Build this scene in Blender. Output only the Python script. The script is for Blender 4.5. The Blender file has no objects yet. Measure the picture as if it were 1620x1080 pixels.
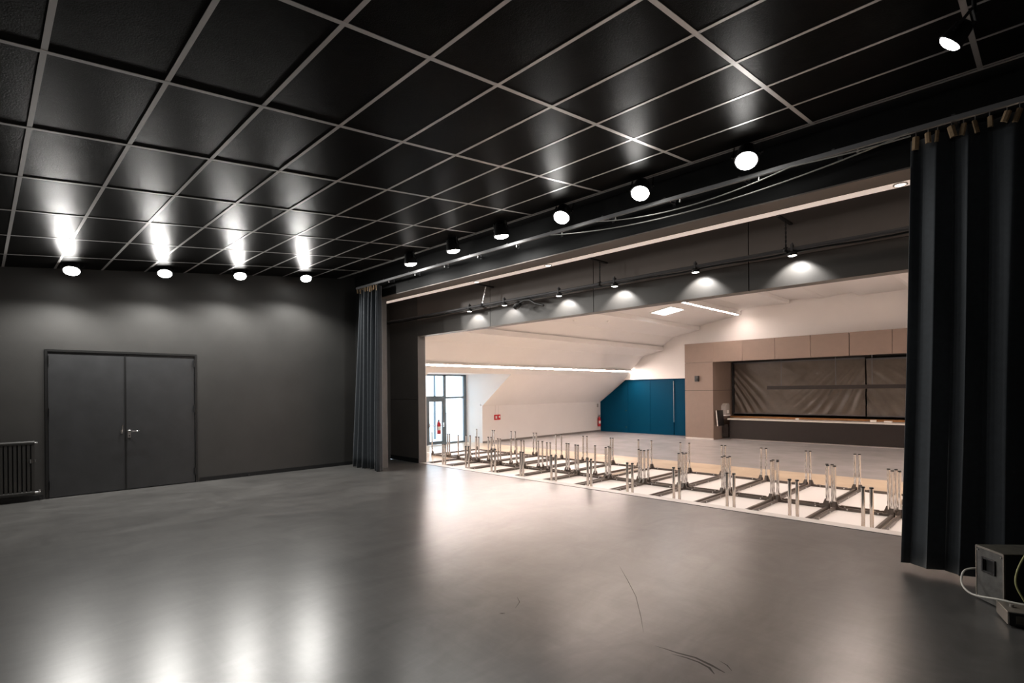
import bpy, bmesh, math, random
from mathutils import Vector, Matrix

random.seed(7)
SC = bpy.context.scene
COL = SC.collection
PI = math.pi

# ---------------------------------------------------------------- camera
F_PX, YAW, ROLL = 843.5, 0.7858, -0.0102
fwd = Vector((-math.sin(YAW), math.cos(YAW), 0))
r0 = Vector((math.cos(YAW), math.sin(YAW), 0))
u0 = Vector((0, 0, 1))
rgt = r0 * math.cos(ROLL) + u0 * math.sin(ROLL)
upv = rgt.cross(fwd)
cam_d = bpy.data.cameras.new('camera')
cam = bpy.data.objects.new('camera', cam_d)
COL.objects.link(cam)
cam_d.sensor_width = 36
cam_d.lens = F_PX / 1620 * 36
cam_d.shift_x = (810 - 808.3) / 1620
cam_d.shift_y = (618.2 - 540) / 1620
cam_d.clip_start = 0.05
cam_d.clip_end = 300
M = Matrix((rgt, upv, -fwd)).transposed().to_4x4()
M.translation = (0, 0, 1.6)
cam.matrix_world = M
SC.camera = cam

# ---------------------------------------------------------------- world, exposure
W = bpy.data.worlds.new('world')
SC.world = W
W.use_nodes = True
bg = W.node_tree.nodes['Background']
bg.inputs[0].default_value = (0.70, 0.86, 1.0, 1)      # pale overcast daylight
bg.inputs[1].default_value = 4.6
SC.view_settings.view_transform = 'Standard'
SC.view_settings.look = 'None'
SC.view_settings.gamma = 1
SC.view_settings.use_curve_mapping = False
SC.view_settings.exposure = 0.0
STAGE_W = 190.0     # each stage lamp on the door wall
RAIL_W = 28.0       # each stage lamp over the curtain rail
WASH_W = 18.0       # each small spotlight on the pipe
LED_L = 160.0        # hall light strips
WARM = (1.0, 0.825, 0.74)
COOL = (1.0, 0.975, 0.93)

# ---------------------------------------------------------------- materials
MATS = {}
def mat(name, col, rough=0.5, metal=0.0, var=0.0, scale=6.0, bump=0.0, bscale=40.0, spec=0.5,
        sheen=0.0, rvar=0.0, stretch=(1, 1, 1), emit=None, estr=0.0, alpha=None, trans=0.0, ior=None, coat=0.0):
    if name in MATS:
        return MATS[name]
    m = bpy.data.materials.new(name)
    m.use_nodes = True
    nt = m.node_tree
    b = nt.nodes['Principled BSDF']
    b.inputs['Base Color'].default_value = (*col, 1)
    b.inputs['Roughness'].default_value = rough
    b.inputs['Metallic'].default_value = metal
    b.inputs['Specular IOR Level'].default_value = spec
    b.inputs['Coat Weight'].default_value = coat
    b.inputs['Coat Roughness'].default_value = 0.15
    if sheen:
        b.inputs['Sheen Weight'].default_value = sheen
        b.inputs['Sheen Roughness'].default_value = 0.4
    if trans:
        b.inputs['Transmission Weight'].default_value = trans
    if ior:
        b.inputs['IOR'].default_value = ior
    if emit:
        b.inputs['Emission Color'].default_value = (*emit, 1)
        b.inputs['Emission Strength'].default_value = estr
    if var or rvar or bump:
        tc = nt.nodes.new('ShaderNodeTexCoord')
        mp = nt.nodes.new('ShaderNodeMapping')
        mp.inputs['Scale'].default_value = stretch
        nt.links.new(tc.outputs['Object'], mp.inputs['Vector'])
        if var or rvar:
            nz = nt.nodes.new('ShaderNodeTexNoise')
            nz.inputs['Scale'].default_value = scale
            nz.inputs['Detail'].default_value = 7
            nz.inputs['Roughness'].default_value = 0.62
            nt.links.new(mp.outputs[0], nz.inputs['Vector'])
        if var:
            cr = nt.nodes.new('ShaderNodeValToRGB')
            cr.color_ramp.elements[0].position = 0.3
            cr.color_ramp.elements[1].position = 0.72
            cr.color_ramp.elements[0].color = (*[max(0, c * (1 - var)) for c in col], 1)
            cr.color_ramp.elements[1].color = (*[min(1, c * (1 + var)) for c in col], 1)
            nt.links.new(nz.outputs['Fac'], cr.inputs[0])
            nt.links.new(cr.outputs[0], b.inputs['Base Color'])
        if rvar:
            mr = nt.nodes.new('ShaderNodeMapRange')
            mr.inputs['From Min'].default_value = 0.3
            mr.inputs['From Max'].default_value = 0.7
            mr.inputs['To Min'].default_value = max(0.02, rough - rvar)
            mr.inputs['To Max'].default_value = rough + rvar
            nt.links.new(nz.outputs['Fac'], mr.inputs['Value'])
            nt.links.new(mr.outputs[0], b.inputs['Roughness'])
        if bump:
            n2 = nt.nodes.new('ShaderNodeTexNoise')
            n2.inputs['Scale'].default_value = bscale
            n2.inputs['Detail'].default_value = 4
            nt.links.new(mp.outputs[0], n2.inputs['Vector'])
            bp = nt.nodes.new('ShaderNodeBump')
            bp.inputs['Strength'].default_value = bump
            bp.inputs['Distance'].default_value = 0.01
            nt.links.new(n2.outputs['Fac'], bp.inputs['Height'])
            nt.links.new(bp.outputs[0], b.inputs['Normal'])
    MATS[name] = m
    return m

def floor_material():
    m = mat('stage_floor', (0.112, 0.109, 0.105), rough=0.282, spec=0.8)
    nt = m.node_tree; b = nt.nodes['Principled BSDF']
    tc = nt.nodes.new('ShaderNodeTexCoord')
    def noise(scale, st, det=6, rot=0.0, dist=0.0):
        mp = nt.nodes.new('ShaderNodeMapping'); mp.inputs['Scale'].default_value = st
        mp.inputs['Rotation'].default_value = (0, 0, rot)
        nt.links.new(tc.outputs['Object'], mp.inputs['Vector'])
        n = nt.nodes.new('ShaderNodeTexNoise'); n.inputs['Scale'].default_value = scale
        n.inputs['Detail'].default_value = det; n.inputs['Roughness'].default_value = 0.65
        n.inputs['Distortion'].default_value = dist
        nt.links.new(mp.outputs[0], n.inputs['Vector']); return n
    big = noise(0.55, (1, 1, 1), 5, dist=0.6)
    mid = noise(2.2, (1, 0.6, 1), 8, rot=0.5, dist=1.2)
    scr = noise(3.0, (0.45, 6, 1), 8, rot=0.3, dist=0.8)
    scr2 = noise(3.0, (5, 0.5, 1), 8, rot=-0.5, dist=0.8)
    def rng(n, a, c, lo, hi):
        r = nt.nodes.new('ShaderNodeMapRange'); r.inputs[1].default_value = a; r.inputs[2].default_value = c
        r.inputs[3].default_value = lo; r.inputs[4].default_value = hi
        nt.links.new(n.outputs['Fac'], r.inputs[0]); return r
    def mul(a, c):
        k = nt.nodes.new('ShaderNodeMath'); k.operation = 'MULTIPLY'
        nt.links.new(a.outputs[0], k.inputs[0]); nt.links.new(c.outputs[0], k.inputs[1]); return k
    f = mul(rng(big, .3, .7, .74, 1.22), rng(mid, .3, .7, .74, 1.24))
    f = mul(f, rng(scr, .3, .8, .93, 1.12)); f = mul(f, rng(scr2, .3, .8, .94, 1.10))
    mx = nt.nodes.new('ShaderNodeVectorMath'); mx.operation = 'SCALE'
    mx.inputs[0].default_value = (0.112, 0.109, 0.105)
    nt.links.new(f.outputs[0], mx.inputs['Scale'])
    nt.links.new(mx.outputs[0], b.inputs['Base Color'])
    return m

M_FLOOR = floor_material()
M_BLACKWALL = mat('black_wall_paint', (0.042, 0.041, 0.039), 0.55, var=0.14, scale=1.5, bump=0.05, bscale=60)
M_HEADER = mat('header_paint', (0.016, 0.0165, 0.017), 0.7, var=0.1, scale=1.5, spec=0.25)
M_UPPER = mat('brown_upper_panel', (0.23, 0.20, 0.182), 0.6, var=0.05, scale=2)
M_BROWNWALL = mat('brown_black_panel', (0.11, 0.102, 0.095), 0.5, var=0.08, scale=2)
M_JAMB = mat('grey_jamb', (0.13, 0.125, 0.12), 0.6, var=0.08)
M_TILE = mat('black_ceiling_tile', (0.009, 0.0085, 0.008), 0.33, var=0.25, scale=9, bump=0.22, bscale=130, spec=0.007)
M_TBAR = mat('grey_tbar', (0.50, 0.485, 0.475), 0.45, metal=0.4)
M_DARK = mat('matte_black', (0.010, 0.010, 0.011), 0.7)
M_BLACKMETAL = mat('black_metal', (0.016, 0.016, 0.017), 0.38)
M_DOOR = mat('black_door', (0.040, 0.041, 0.043), 0.36, var=0.15, scale=4, bump=0.03)
M_FRAME = mat('black_door_frame', (0.010, 0.010, 0.010), 0.4)
M_CHROME = mat('chrome', (0.74, 0.72, 0.70), 0.07, metal=1.0)
M_STEEL = mat('brushed_steel', (0.62, 0.61, 0.60), 0.3, metal=1.0)
M_GREYRAIL = mat('grey_rail', (0.10, 0.10, 0.105), 0.5, spec=0.3)
M_TRACK = mat('grey_track', (0.30, 0.30, 0.31), 0.5, spec=0.3)
M_VELVET = mat('dark_blue_velvet', (0.029, 0.036, 0.044), 0.8, sheen=0.6, var=0.15, scale=20)
M_TAPE = mat('tan_heading_tape', (0.42, 0.29, 0.17), 0.85, var=0.2, scale=30)
M_CORD = mat('pale_cord', (0.45, 0.45, 0.43), 0.7)
M_RAILGLOW = mat('pale_rail_added_glow', (0.80, 0.77, 0.74), 0.45, emit=(1, .80, .68), estr=.55)  # painted rail; emission stands in for room light falling on it
M_LENS = mat('lamp_lens', (1, 1, 1), 0.3, emit=COOL, estr=42)
M_LENS2 = mat('small_lamp_lens', (1, 1, 1), 0.3, emit=(1, .95, .88), estr=12)
M_LENSW = mat('warm_lamp_lens', (1, 1, 1), 0.3, emit=(1, .80, .66), estr=10)
M_WHITE = mat('white_plaster', (0.83, 0.80, 0.775), 0.75, var=0.02, scale=1.0)
M_WHITECEIL = mat('white_ceiling_panel', (0.80, 0.775, 0.75), 0.7, var=0.02, scale=1.0)
M_HALLFLOOR = mat('grey_hall_floor', (0.44, 0.42, 0.415), 0.22, var=0.05, scale=1.2, rvar=0.04)
M_TANFLOOR = mat('tan_hall_floor', (0.74, 0.60, 0.45), 0.24, var=0.05, scale=1.2, rvar=0.04)
M_THRESH = mat('pale_threshold', (0.66, 0.63, 0.60), 0.4, var=0.05)
M_SKIRT = mat('grey_skirting', (0.22, 0.20, 0.185), 0.5)
M_BLUE = mat('teal_blue_door', (0.0, 0.043, 0.090), 0.5, spec=0.06)
M_TAUPE = mat('taupe_panel', (0.23, 0.168, 0.134), 0.5, var=0.04)
M_TAUPEDARK = mat('taupe_joint', (0.06, 0.045, 0.038), 0.6)
M_COUNTERTOP = mat('pale_counter_top', (0.62, 0.58, 0.54), 0.3)
M_COUNTER = mat('dark_brown_counter', (0.026, 0.021, 0.019), 0.45, var=0.1, spec=0.25)
M_WOOD = mat('orange_wood', (0.36, 0.16, 0.05), 0.45, var=0.25, scale=4, stretch=(1, 8, 8))
M_TARP = mat('brown_plastic_tarp', (0.10, 0.080, 0.062), 0.28, var=0.2, scale=3)
M_TABLE = mat('white_table_board', (0.86, 0.84, 0.82), 0.45)
M_BRONZE = mat('bronze_table_rail', (0.115, 0.095, 0.082), 0.4, metal=0.3)
M_LED = mat('led_strip', (1, 1, 1), 0.4, emit=WARM, estr=LED_L)
M_LED2 = mat('led_strip_high', (1, 1, 1), 0.4, emit=WARM, estr=LED_L * .6)
M_SKY = mat('skylight_pane', (1, 1, 1), 0.3, emit=(0.95, 0.98, 1.0), estr=5)
M_FRAMEBLUE = mat('grey_blue_aluminium', (0.16, 0.20, 0.23), 0.4, metal=0.3)
M_RED = mat('signal_red', (0.55, 0.02, 0.03), 0.4)
M_WHITEP = mat('white_plastic', (0.82, 0.80, 0.77), 0.4)
M_GREYP = mat('grey_plastic', (0.38, 0.35, 0.32), 0.4)
M_BLACKP = mat('black_plastic', (0.014, 0.014, 0.014), 0.4)
M_RAD = mat('black_radiator', (0.030, 0.029, 0.027), 0.45)
M_CASE = mat('scuffed_black_case', (0.11, 0.108, 0.10), 0.55, var=0.35, scale=12, bump=0.1)
M_CASE2 = mat('black_case_carpet', (0.012, 0.012, 0.012), 0.8)
M_CASETOP = mat('worn_case_top', (0.075, 0.07, 0.055), 0.6, var=0.4, scale=14)
M_ALU = mat('grey_mixer_metal', (0.32, 0.29, 0.25), 0.4, metal=0.5)
M_CABLEW = mat('white_cable', (0.72, 0.70, 0.64), 0.5)
M_CABLEY = mat('olive_cable', (0.45, 0.45, 0.20), 0.5)
M_OUT = mat('outdoor_paving', (0.6, 0.62, 0.63), 0.8)
M_GLASS = mat('clear_glass', (1, 1, 1), 0.0, trans=1.0, ior=1.02, spec=0.3)
M_PAPER = mat('paper_white', (0.85, 0.8, 0.72), 0.7)

# ---------------------------------------------------------------- mesh helpers
class MB:
    def __init__(s): s.v = []; s.f = []; s.sm = []
    def add(s, vs, fs, smooth=False):
        n = len(s.v); s.v += [tuple(v) for v in vs]
        for f in fs: s.f.append(tuple(i + n for i in f)); s.sm.append(smooth)
        return s
    def box(s, x0, x1, y0, y1, z0, z1, mtx=None):
        vs = [Vector((x, y, z)) for z in (z0, z1) for y in (y0, y1) for x in (x0, x1)]
        if mtx: vs = [mtx @ v for v in vs]
        return s.add(vs, [(0, 2, 3, 1), (4, 5, 7, 6), (0, 1, 5, 4), (2, 6, 7, 3), (0, 4, 6, 2), (1, 3, 7, 5)])
    def tube(s, p0, p1, r0, r1=None, n=12, caps=True):
        p0 = Vector(p0); p1 = Vector(p1); r1 = r0 if r1 is None else r1
        d = (p1 - p0).normalized()
        a = d.orthogonal().normalized(); b = d.cross(a)
        vs = []
        for p, r in ((p0, r0), (p1, r1)):
            for i in range(n):
                t = 2 * PI * i / n
                vs.append(p + a * (r * math.cos(t)) + b * (r * math.sin(t)))
        s.add(vs, [(i, (i + 1) % n, n + (i + 1) % n, n + i) for i in range(n)], True)
        if caps: s.add(vs[:n], [tuple(reversed(range(n)))]); s.add(vs[n:], [tuple(range(n))])
        return s
    def path(s, pts, r, n=8):
        pts = [Vector(p) for p in pts]; vs = []; prev = None
        for i, p in enumerate(pts):
            d = (pts[min(i + 1, len(pts) - 1)] - pts[max(i - 1, 0)]).normalized()
            a = d.orthogonal().normalized() if prev is None else (prev - d * prev.dot(d)).normalized()
            prev = a; b = d.cross(a)
            for k in range(n):
                t = 2 * PI * k / n
                vs.append(p + a * (r * math.cos(t)) + b * (r * math.sin(t)))
        fs = [(i * n + k, i * n + (k + 1) % n, (i + 1) * n + (k + 1) % n, (i + 1) * n + k) for i in range(len(pts) - 1) for k in range(n)]
        s.add(vs, fs, True)
        s.add(vs[:n], [tuple(reversed(range(n)))]); s.add(vs[-n:], [tuple(range(n))])
        return s
    def lathe(s, prof, origin=(0, 0, 0), axis=(0, 0, 1), n=20):
        o = Vector(origin); d = Vector(axis).normalized(); a = d.orthogonal().normalized(); b = d.cross(a)
        vs = []
        for r, h in prof:
            for k in range(n):
                t = 2 * PI * k / n
                vs.append(o + d * h + a * (r * math.cos(t)) + b * (r * math.sin(t)))
        m = len(prof)
        s.add(vs, [(i * n + k, i * n + (k + 1) % n, (i + 1) * n + (k + 1) % n, (i + 1) * n + k) for i in range(m - 1) for k in range(n)], True)
        return s
    def prism(s, poly, ax, a0, a1):
        """poly of 2-D points extruded along axis ax ('x','y','z')"""
        def P(p, a):
            if ax == 'x': return (a, p[0], p[1])
            if ax == 'y': return (p[0], a, p[1])
            return (p[0], p[1], a)
        n = len(poly)
        vs = [P(p, a0) for p in poly] + [P(p, a1) for p in poly]
        fs = [tuple(reversed(range(n))), tuple(range(n, 2 * n))] + [(i, (i + 1) % n, n + (i + 1) % n, n + i) for i in range(n)]
        return s.add(vs, fs)
    def mesh(s, name, m):
        me = bpy.data.meshes.new(name)
        me.from_pydata(s.v, [], s.f); me.update()
        bm = bmesh.new(); bm.from_mesh(me)
        bmesh.ops.recalc_face_normals(bm, faces=bm.faces)
        bm.to_mesh(me); bm.free()
        me.polygons.foreach_set('use_smooth', s.sm)
        me.materials.append(m)
        return me

def link(name, me, parent=None, loc=None, rot=None):
    o = bpy.data.objects.new(name, me); COL.objects.link(o)
    if parent: o.parent = parent
    if loc: o.location = loc
    if rot: o.rotation_euler = rot
    return o
def obj(name, mb, m, parent=None, loc=None, rot=None, bevel=0.0):
    o = link(name, mb.mesh(name, m), parent, loc, rot)
    if bevel:
        md = o.modifiers.new('bevel', 'BEVEL'); md.width = bevel; md.segments = 2; md.limit_method = 'ANGLE'
    return o
def tag(o, label, cat=None, group=None, kind=None):
    if label: o['label'] = label
    if cat: o['category'] = cat
    if group: o['group'] = group
    if kind: o['kind'] = kind
    return o
def thing(name, label, cat, loc=(0, 0, 0), rot=(0, 0, 0), group=None, kind=None):
    return tag(link(name, None, None, loc, rot), label, cat, group, kind)
def struct(name, mb, m, label=None, parent=None, loc=None, rot=None):
    o = obj(name, mb, m, parent, loc, rot)
    if parent is None: o['kind'] = 'structure'
    if label: o['label'] = label
    return o
def copy_tree(o, parent=None):
    c = o.copy(); COL.objects.link(c); c.parent = parent
    for ch in list(o.children): copy_tree(ch, c)
    return c
def box(*a): return MB().box(*a)

# ================================================================ stage room shell
ZF = -0.34                      # hall floor level
SX0, SX1, SY0 = -10.93, 2.6, -3.0
Y1, YO, YT = 6.0, 7.0, 7.2      # header front, opening wall front / back
SL = 0.109; CZ = 3.49           # sloping stage ceiling z = CZ + SL*y
def cz(y): return CZ + SL * y

FLOOR = struct('floor', box(-11.15, SX1, SY0, 6.972, -0.34, 0.0), M_FLOOR, 'grey glossy stage floor with scuff marks')
struct('trim_1', box(-9.96, 0.8, 6.972, 7.0, -0.3, 0.002), M_DARK, 'thin dark joint along the stage front edge')
struct('trim_2', box(-9.96, 0.8, 7.0, 7.2, -0.338, 0.0), M_THRESH, 'pale threshold strip along the stage front edge')

# scuff marks worn into the floor
M_SCUFF = mat('dark_scuff', (0.032, 0.028, 0.024), 0.6, spec=0.35)
def scuff(pts, w0, w1):
    n = len(pts); m = MB(); vs = []
    for i, p in enumerate(pts):
        a = Vector((*pts[max(i - 1, 0)], 0)); b = Vector((*pts[min(i + 1, n - 1)], 0)); d = (b - a).normalized(); q = Vector((-d.y, d.x, 0))
        w = (w0 + (w1 - w0) * i / (n - 1)) * (1 if 0 < i < n - 1 else .25)
        for sg in (1, -1): vs.append(Vector((*p, .0006)) + q * (w * sg))
    m.add(vs, [(2 * i, 2 * i + 1, 2 * i + 3, 2 * i + 2) for i in range(n - 1)])
    obj('scuff_mark', m, M_SCUFF, FLOOR)
for pts, w0, w1 in (([(-1.735, 2.977), (-1.66, 2.987), (-1.593, 2.99), (-1.482, 3.012), (-1.377, 2.992), (-1.284, 2.965)], .002, .012),
                    ([(-1.608, 2.955), (-1.523, 2.973), (-1.445, 2.975), (-1.372, 2.957), (-1.321, 2.911)], .004, .010),
                    ([(-1.364, 3.074), (-1.311, 3.055), (-1.264, 3.012)], .003, .005),
                    ([(-2.742, 4.111), (-2.484, 3.844), (-2.249, 3.592), (-2.024, 3.295), (-1.88, 3.091)], .003, .002),
                    ([(-2.907, 2.949), (-2.824, 2.892), (-2.766, 2.785)], .003, .003), ([(-2.785, 2.645), (-2.772, 2.655), (-2.755, 2.672)], .008, .008)):
    scuff(pts, w0, w1)

wl = struct('wall_left', MB().box(SX0 - .2, SX0, SY0 - .2, 0.74, 0, 4.6).box(SX0 - .2, SX0, 2.81, 6.2, 0, 4.6).box(SX0 - .2, SX0, 0.74, 2.81, 2.31, 4.6),
            M_BLACKWALL, 'dark grey painted stage wall with the double door')
struct('wall_back', box(-11.15, SX1 + .2, SY0 - .2, SY0, 0, 4.6), M_BLACKWALL, 'black painted wall behind the viewer')
struct('wall_right', box(SX1, SX1 + .2, SY0, YT, 0, 4.6), M_BLACKWALL, 'black painted wall right of the stage')
struct('baseboard_left', MB().box(SX0, SX0 + .012, SY0, 0.70, 0, .075).box(SX0, SX0 + .012, 2.85, 6.0, 0, .075), M_HEADER, 'black skirting along the stage wall')

# header wall over the curtain line, with slim side piers
struct('wall_front', MB().box(-11.3, 0.9, Y1, Y1 + .33, 3.6, 4.6).box(-11.3, -9.9, Y1, Y1 + .16, 0, 3.6).box(0.9, SX1, Y1, Y1 + .33, 0, 4.6)
       .box(-11.3, 0.9, 6.33, 6.34, 3.6, 4.6),
       M_HEADER, 'black header wall above the stage curtain')
struct('trim_3', MB().box(-9.899, -9.893, Y1 + .03, Y1 + .165, 0, 3.598), M_JAMB, 'grey painted edge of the pier beside the left curtain')
struct('trim_5', box(-11.1, 0.9, Y1 + .004, Y1 + .335, 3.585, 3.6), M_UPPER, 'soffit board under the black header, brown tone painted in for warm light')  # brown colour imitates warm light on the dark header's underside
# pale rail under the header, no lamp; a weak glow is added to brighten it
rail = struct('trim_4', box(-11.0, 0.9, 6.34, 6.55, 3.60, 3.66), M_RAILGLOW, 'long pale rail under the black header, given a weak added glow')
# side pocket and lid of the recess
struct('wall_recess', MB().box(-11.3, -11.1, 6.16, 7.2, 0, 4.6), M_BROWNWALL, 'dark side wall of the recess behind the left curtain')

# opening wall made of panels
def opening_wall():
    ZO = 2.85
    core = struct('wall_opening', MB().box(-11.1, -9.96, YO + .03, YT, -0.34, 4.6).box(-9.96, 0.8, YO + .03, YT, ZO, 4.6).box(0.8, SX1, YO + .03, YT, -0.34, 4.6),
                  M_BROWNWALL, 'dark brown panelled wall around the opening to the hall')
    g = .006
    seams = [-9.96, -7.55, -5.11, -2.67, -0.23, 0.8]
    for a, b in zip(seams[:-1], seams[1:]):
        obj('panel', box(a + g, b - g, YO, YO + .03, ZO, 3.20), M_BROWNWALL, core)
        obj('upper_panel', box(a + g, b - g, YO, YO + .03, 3.205, 4.5), M_UPPER, core)
    for z0, z1 in ((0.002, 1.425), (1.435, 3.20), (3.205, 4.5)):
        obj('panel', box(-11.09, -9.96, YO, YO + .03, z0, z1), M_BROWNWALL, core)
    obj('skirting', box(-11.09, -9.96, YO - .012, YO, 0.001, .10), M_HEADER, core)
    obj('reveal', MB().box(-9.962, -9.955, YO, YT, 0.002, 2.85), M_JAMB, core)
opening_wall()

# ---------------------------------------------------------------- ceiling of tiles
def stage_ceiling():
    ang = math.atan(SL)
    root = struct('ceiling', MB().box(-11.15, SX1 + .2, -3.4, 7.3, .06, .16), M_DARK, 'sloping black tiled stage ceiling with grey grid', None, (0, 0, CZ), (ang, 0, 0))
    px, py = 1.2, 0.594
    xs = [-1.54 - px * k for k in range(-4, 9)]
    xs = sorted([x for x in xs if x > -10.93] + [-10.93, SX1])
    ys = [0.275 + py * k for k in range(-6, 10)]
    ys = sorted([y for y in ys if -3.1 < y < 5.65] + [-3.1, 5.66])
    mt = {}
    for i in range(len(xs) - 1):
        for j in range(len(ys) - 1):
            w, d = xs[i + 1] - xs[i], ys[j + 1] - ys[j]
            key = (round(w, 2), round(d, 2))
            if key not in mt:
                mt[key] = MB().box(-w / 2 + .008, w / 2 - .008, -d / 2 + .008, d / 2 - .008, .004, .03).mesh('tile', M_TILE)
            link('tile', mt[key], root, ((xs[i] + xs[i + 1]) / 2, (ys[j] + ys[j + 1]) / 2, 0))
    for x in xs[1:-1]:
        obj('grid_bar', box(x - .017, x + .017, -3.1, 5.66, 0.001, .03), M_TBAR, root)
    for y in ys[1:-1]:
        obj('grid_bar', box(-10.93, SX1, y - .015, y + .015, .0015, .03), M_TBAR, root)
    obj('edge_trim', box(-10.93, SX1, 5.655, 5.675, -.004, .05), M_TBAR, root)
    obj('soffit_board', box(-10.93, SX1, 5.675, 6.02, .03, .05), M_DARK, root)
stage_ceiling()

# ---------------------------------------------------------------- double door on the left wall
def stage_door():
    x = SX0
    r = thing('door_1', 'black metal double door with steel handle in the stage wall', None, (x, 0, 0), kind='structure')
    y0, ym, y1, zt = .74, 1.755, 2.81, 2.31
    obj('door_frame', MB().box(-.08, .012, y0 - .012, y0 + .022, 0.001, zt + .012).box(-.08, .012, y1 - .022, y1 + .012, 0.001, zt + .012).box(-.08, .012, y0 + .022, y1 - .022, zt - .022, zt + .012), M_FRAME, r)
    obj('backing', box(-.16, -.12, y0, y1, 0.001, zt), M_DARK, r)
    L = obj('door_leaf', box(-.055, -.005, y0 + .026, ym - .004, 0.012, zt - .026), M_DOOR, r, bevel=.004)
    R = obj('door_leaf', box(-.055, -.005, ym + .004, y1 - .026, 0.012, zt - .026), M_DOOR, r, bevel=.004)
    obj('meeting_strip', box(-.005, .002, ym - .012, ym + .004, .02, zt - .04), M_FRAME, L)
    for leaf, yy in ((L, y0 + .035), (R, y1 - .035)):
        for z in (.2, 1.33, 2.15):
            obj('hinge', MB().tube((.012, yy, z - .06), (.012, yy, z + .06), .012, n=10).tube((.012, yy, z + .06), (.012, yy, z + .075), .007, n=8), M_BLACKMETAL, leaf)
    # lever handle on the right leaf
    obj('handle_plate', MB().lathe([(0, .006), (.02, .006), (.024, 0)], (-.005, 1.80, .985), (1, 0, 0), 14).box(-.005, .003, 1.778, 1.822, .88, 1.0), M_STEEL, R)
    obj('lever_handle', MB().path([(.0, 1.80, .985), (.05, 1.80, .985), (.062, 1.815, .985), (.062, 1.93, .985)], .011), M_CHROME, R)
    obj('key_cylinder', MB().tube((0, 1.80, .91), (.012, 1.80, .91), .011), M_BLACKMETAL, R)
    # upright bolt lever on the left leaf
    obj('bolt_plate', MB().box(-.005, .003, 1.682, 1.712, .955, 1.01), M_STEEL, L)
    obj('bolt_lever', MB().path([(.0, 1.697, .985), (.03, 1.697, .985), (.034, 1.697, 1.0), (.034, 1.702, 1.10)], .009), M_CHROME, L)
stage_door()

# ---------------------------------------------------------------- radiator
def radiator():
    r = thing('radiator', 'black column radiator on the wall left of the double door', 'radiator', (SX0, 0, 0))
    obj('top_header', MB().tube((.06, -.75, .885), (.06, .60, .885), .032), M_RAD, r)
    obj('bottom_header', MB().tube((.06, -.75, .13), (.06, .60, .13), .032), M_RAD, r)
    me = MB().box(.035, .085, -.017, .017, .14, .875).mesh('column', M_RAD)
    for k in range(27): link('column', me, r, (0, -.72 + .05 * k, 0))
    obj('back_panel', box(.012, .03, -.75, .60, .16, .86), M_RAD, r)
    for y in (-.6, .45): obj('bracket', box(0, .04, y - .02, y + .02, .2, .26), M_RAD, r)
    obj('vent_screw', MB().tube((.06, .60, .885), (.06, .635, .885), .012), M_STEEL, r)
    obj('valve', MB().tube((.06, .60, .13), (.06, .66, .13), .016).tube((.06, .65, .13), (.06, .65, .17), .014), M_STEEL, r)
    obj('clip', MB().box(.086, .094, .545, .56, .58, .64), M_STEEL, r); obj('clip', MB().box(.06, .09, .60, .612, .60, .63), M_STEEL, r)
radiator()
# little floor door stops at the skirting
for y, lab in ((.66, 'small chrome door stop below the radiator'), (3.69, 'small chrome door stop right of the double door')):
    d = thing('door_stop', lab, 'door stop', (SX0, y, 0), group='chrome door stops')
    obj('stem', MB().tube((.012, 0, .03), (.06, 0, .03), .010), M_CHROME, d)
    obj('bumper', MB().tube((.06, 0, .03), (.075, 0, .03), .016), M_BLACKP, d)

# ---------------------------------------------------------------- stage lamps
def lamp_mesh():
    out = {}
    out['housing'] = MB().lathe([(0, .20), (.05, .20), (.085, .16), (.112, .02), (.118, 0), (.112, -.008), (.102, -.004)], n=24).mesh('housing', M_BLACKMETAL)
    out['lens'] = MB().lathe([(.103, 0), (.098, -.018), (.08, -.032), (.05, -.042), (0.001, -.046)], n=24).mesh('lens', M_LENS)
    y = MB()
    for s in (-1, 1): y.box(s * .128 - .004, s * .128 + .004, -.014, .014, .06, .27)
    y.box(-.132, .132, -.014, .014, .262, .27)
    out['yoke'] = y.mesh('yoke', M_BLACKMETAL)
    for s in (-1, 1): out['knob%d' % s] = MB().tube((s * .115, 0, .10), (s * .15, 0, .10), .016).mesh('knob', M_BLACKP)
    return out
LM = lamp_mesh()
def stage_lamp(loc, axis, label, group, power, zc, sc=1.0, cone=164):
    """axis = direction the lamp shines; zc = ceiling height above the lamp"""
    q = Vector(axis).normalized().to_track_quat('-Z', 'Y')
    t = thing('stage_spotlight', label, 'spotlight', loc, group=group)
    for n in ('housing', 'yoke', 'knob-1', 'knob1'):
        o = link(n.rstrip('-1'), LM[n], t); o.scale = (sc,) * 3; o.rotation_mode = 'QUATERNION'; o.rotation_quaternion = q
    o = link('lens', LM['lens'], t); o.scale = (sc,) * 3; o.rotation_mode = 'QUATERNION'; o.rotation_quaternion = q
    top = q @ Vector((0, 0, .27 * sc))
    obj('hanger', MB().tube(top, (top.x, top.y, max(zc - loc[2], top.z + .02)), .012).tube((top.x, top.y, max(zc - loc[2], top.z + .02) - .012), (top.x, top.y, max(zc - loc[2], top.z + .02)), .05), M_BLACKMETAL, t)
    ld = bpy.data.lights.new('lamp_light', 'SPOT'); ld.energy = power; ld.spot_size = math.radians(cone); ld.spot_blend = .5; ld.color = COOL; ld.shadow_soft_size = .045
    lo = link('lamp_light', ld, t); p = Vector(axis).normalized() * .095; lo.location = p; lo.rotation_mode = 'QUATERNION'; lo.rotation_quaternion = q
    return t
ordn = ['first', 'second', 'third', 'fourth', 'fifth', 'sixth', 'seventh', 'eighth', 'ninth', 'tenth', 'eleventh', 'twelfth', 'thirteenth', 'fourteenth']
side = ['leftmost of the four', 'second from the left of the four', 'third from the left of the four', 'rightmost of the four']
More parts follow.
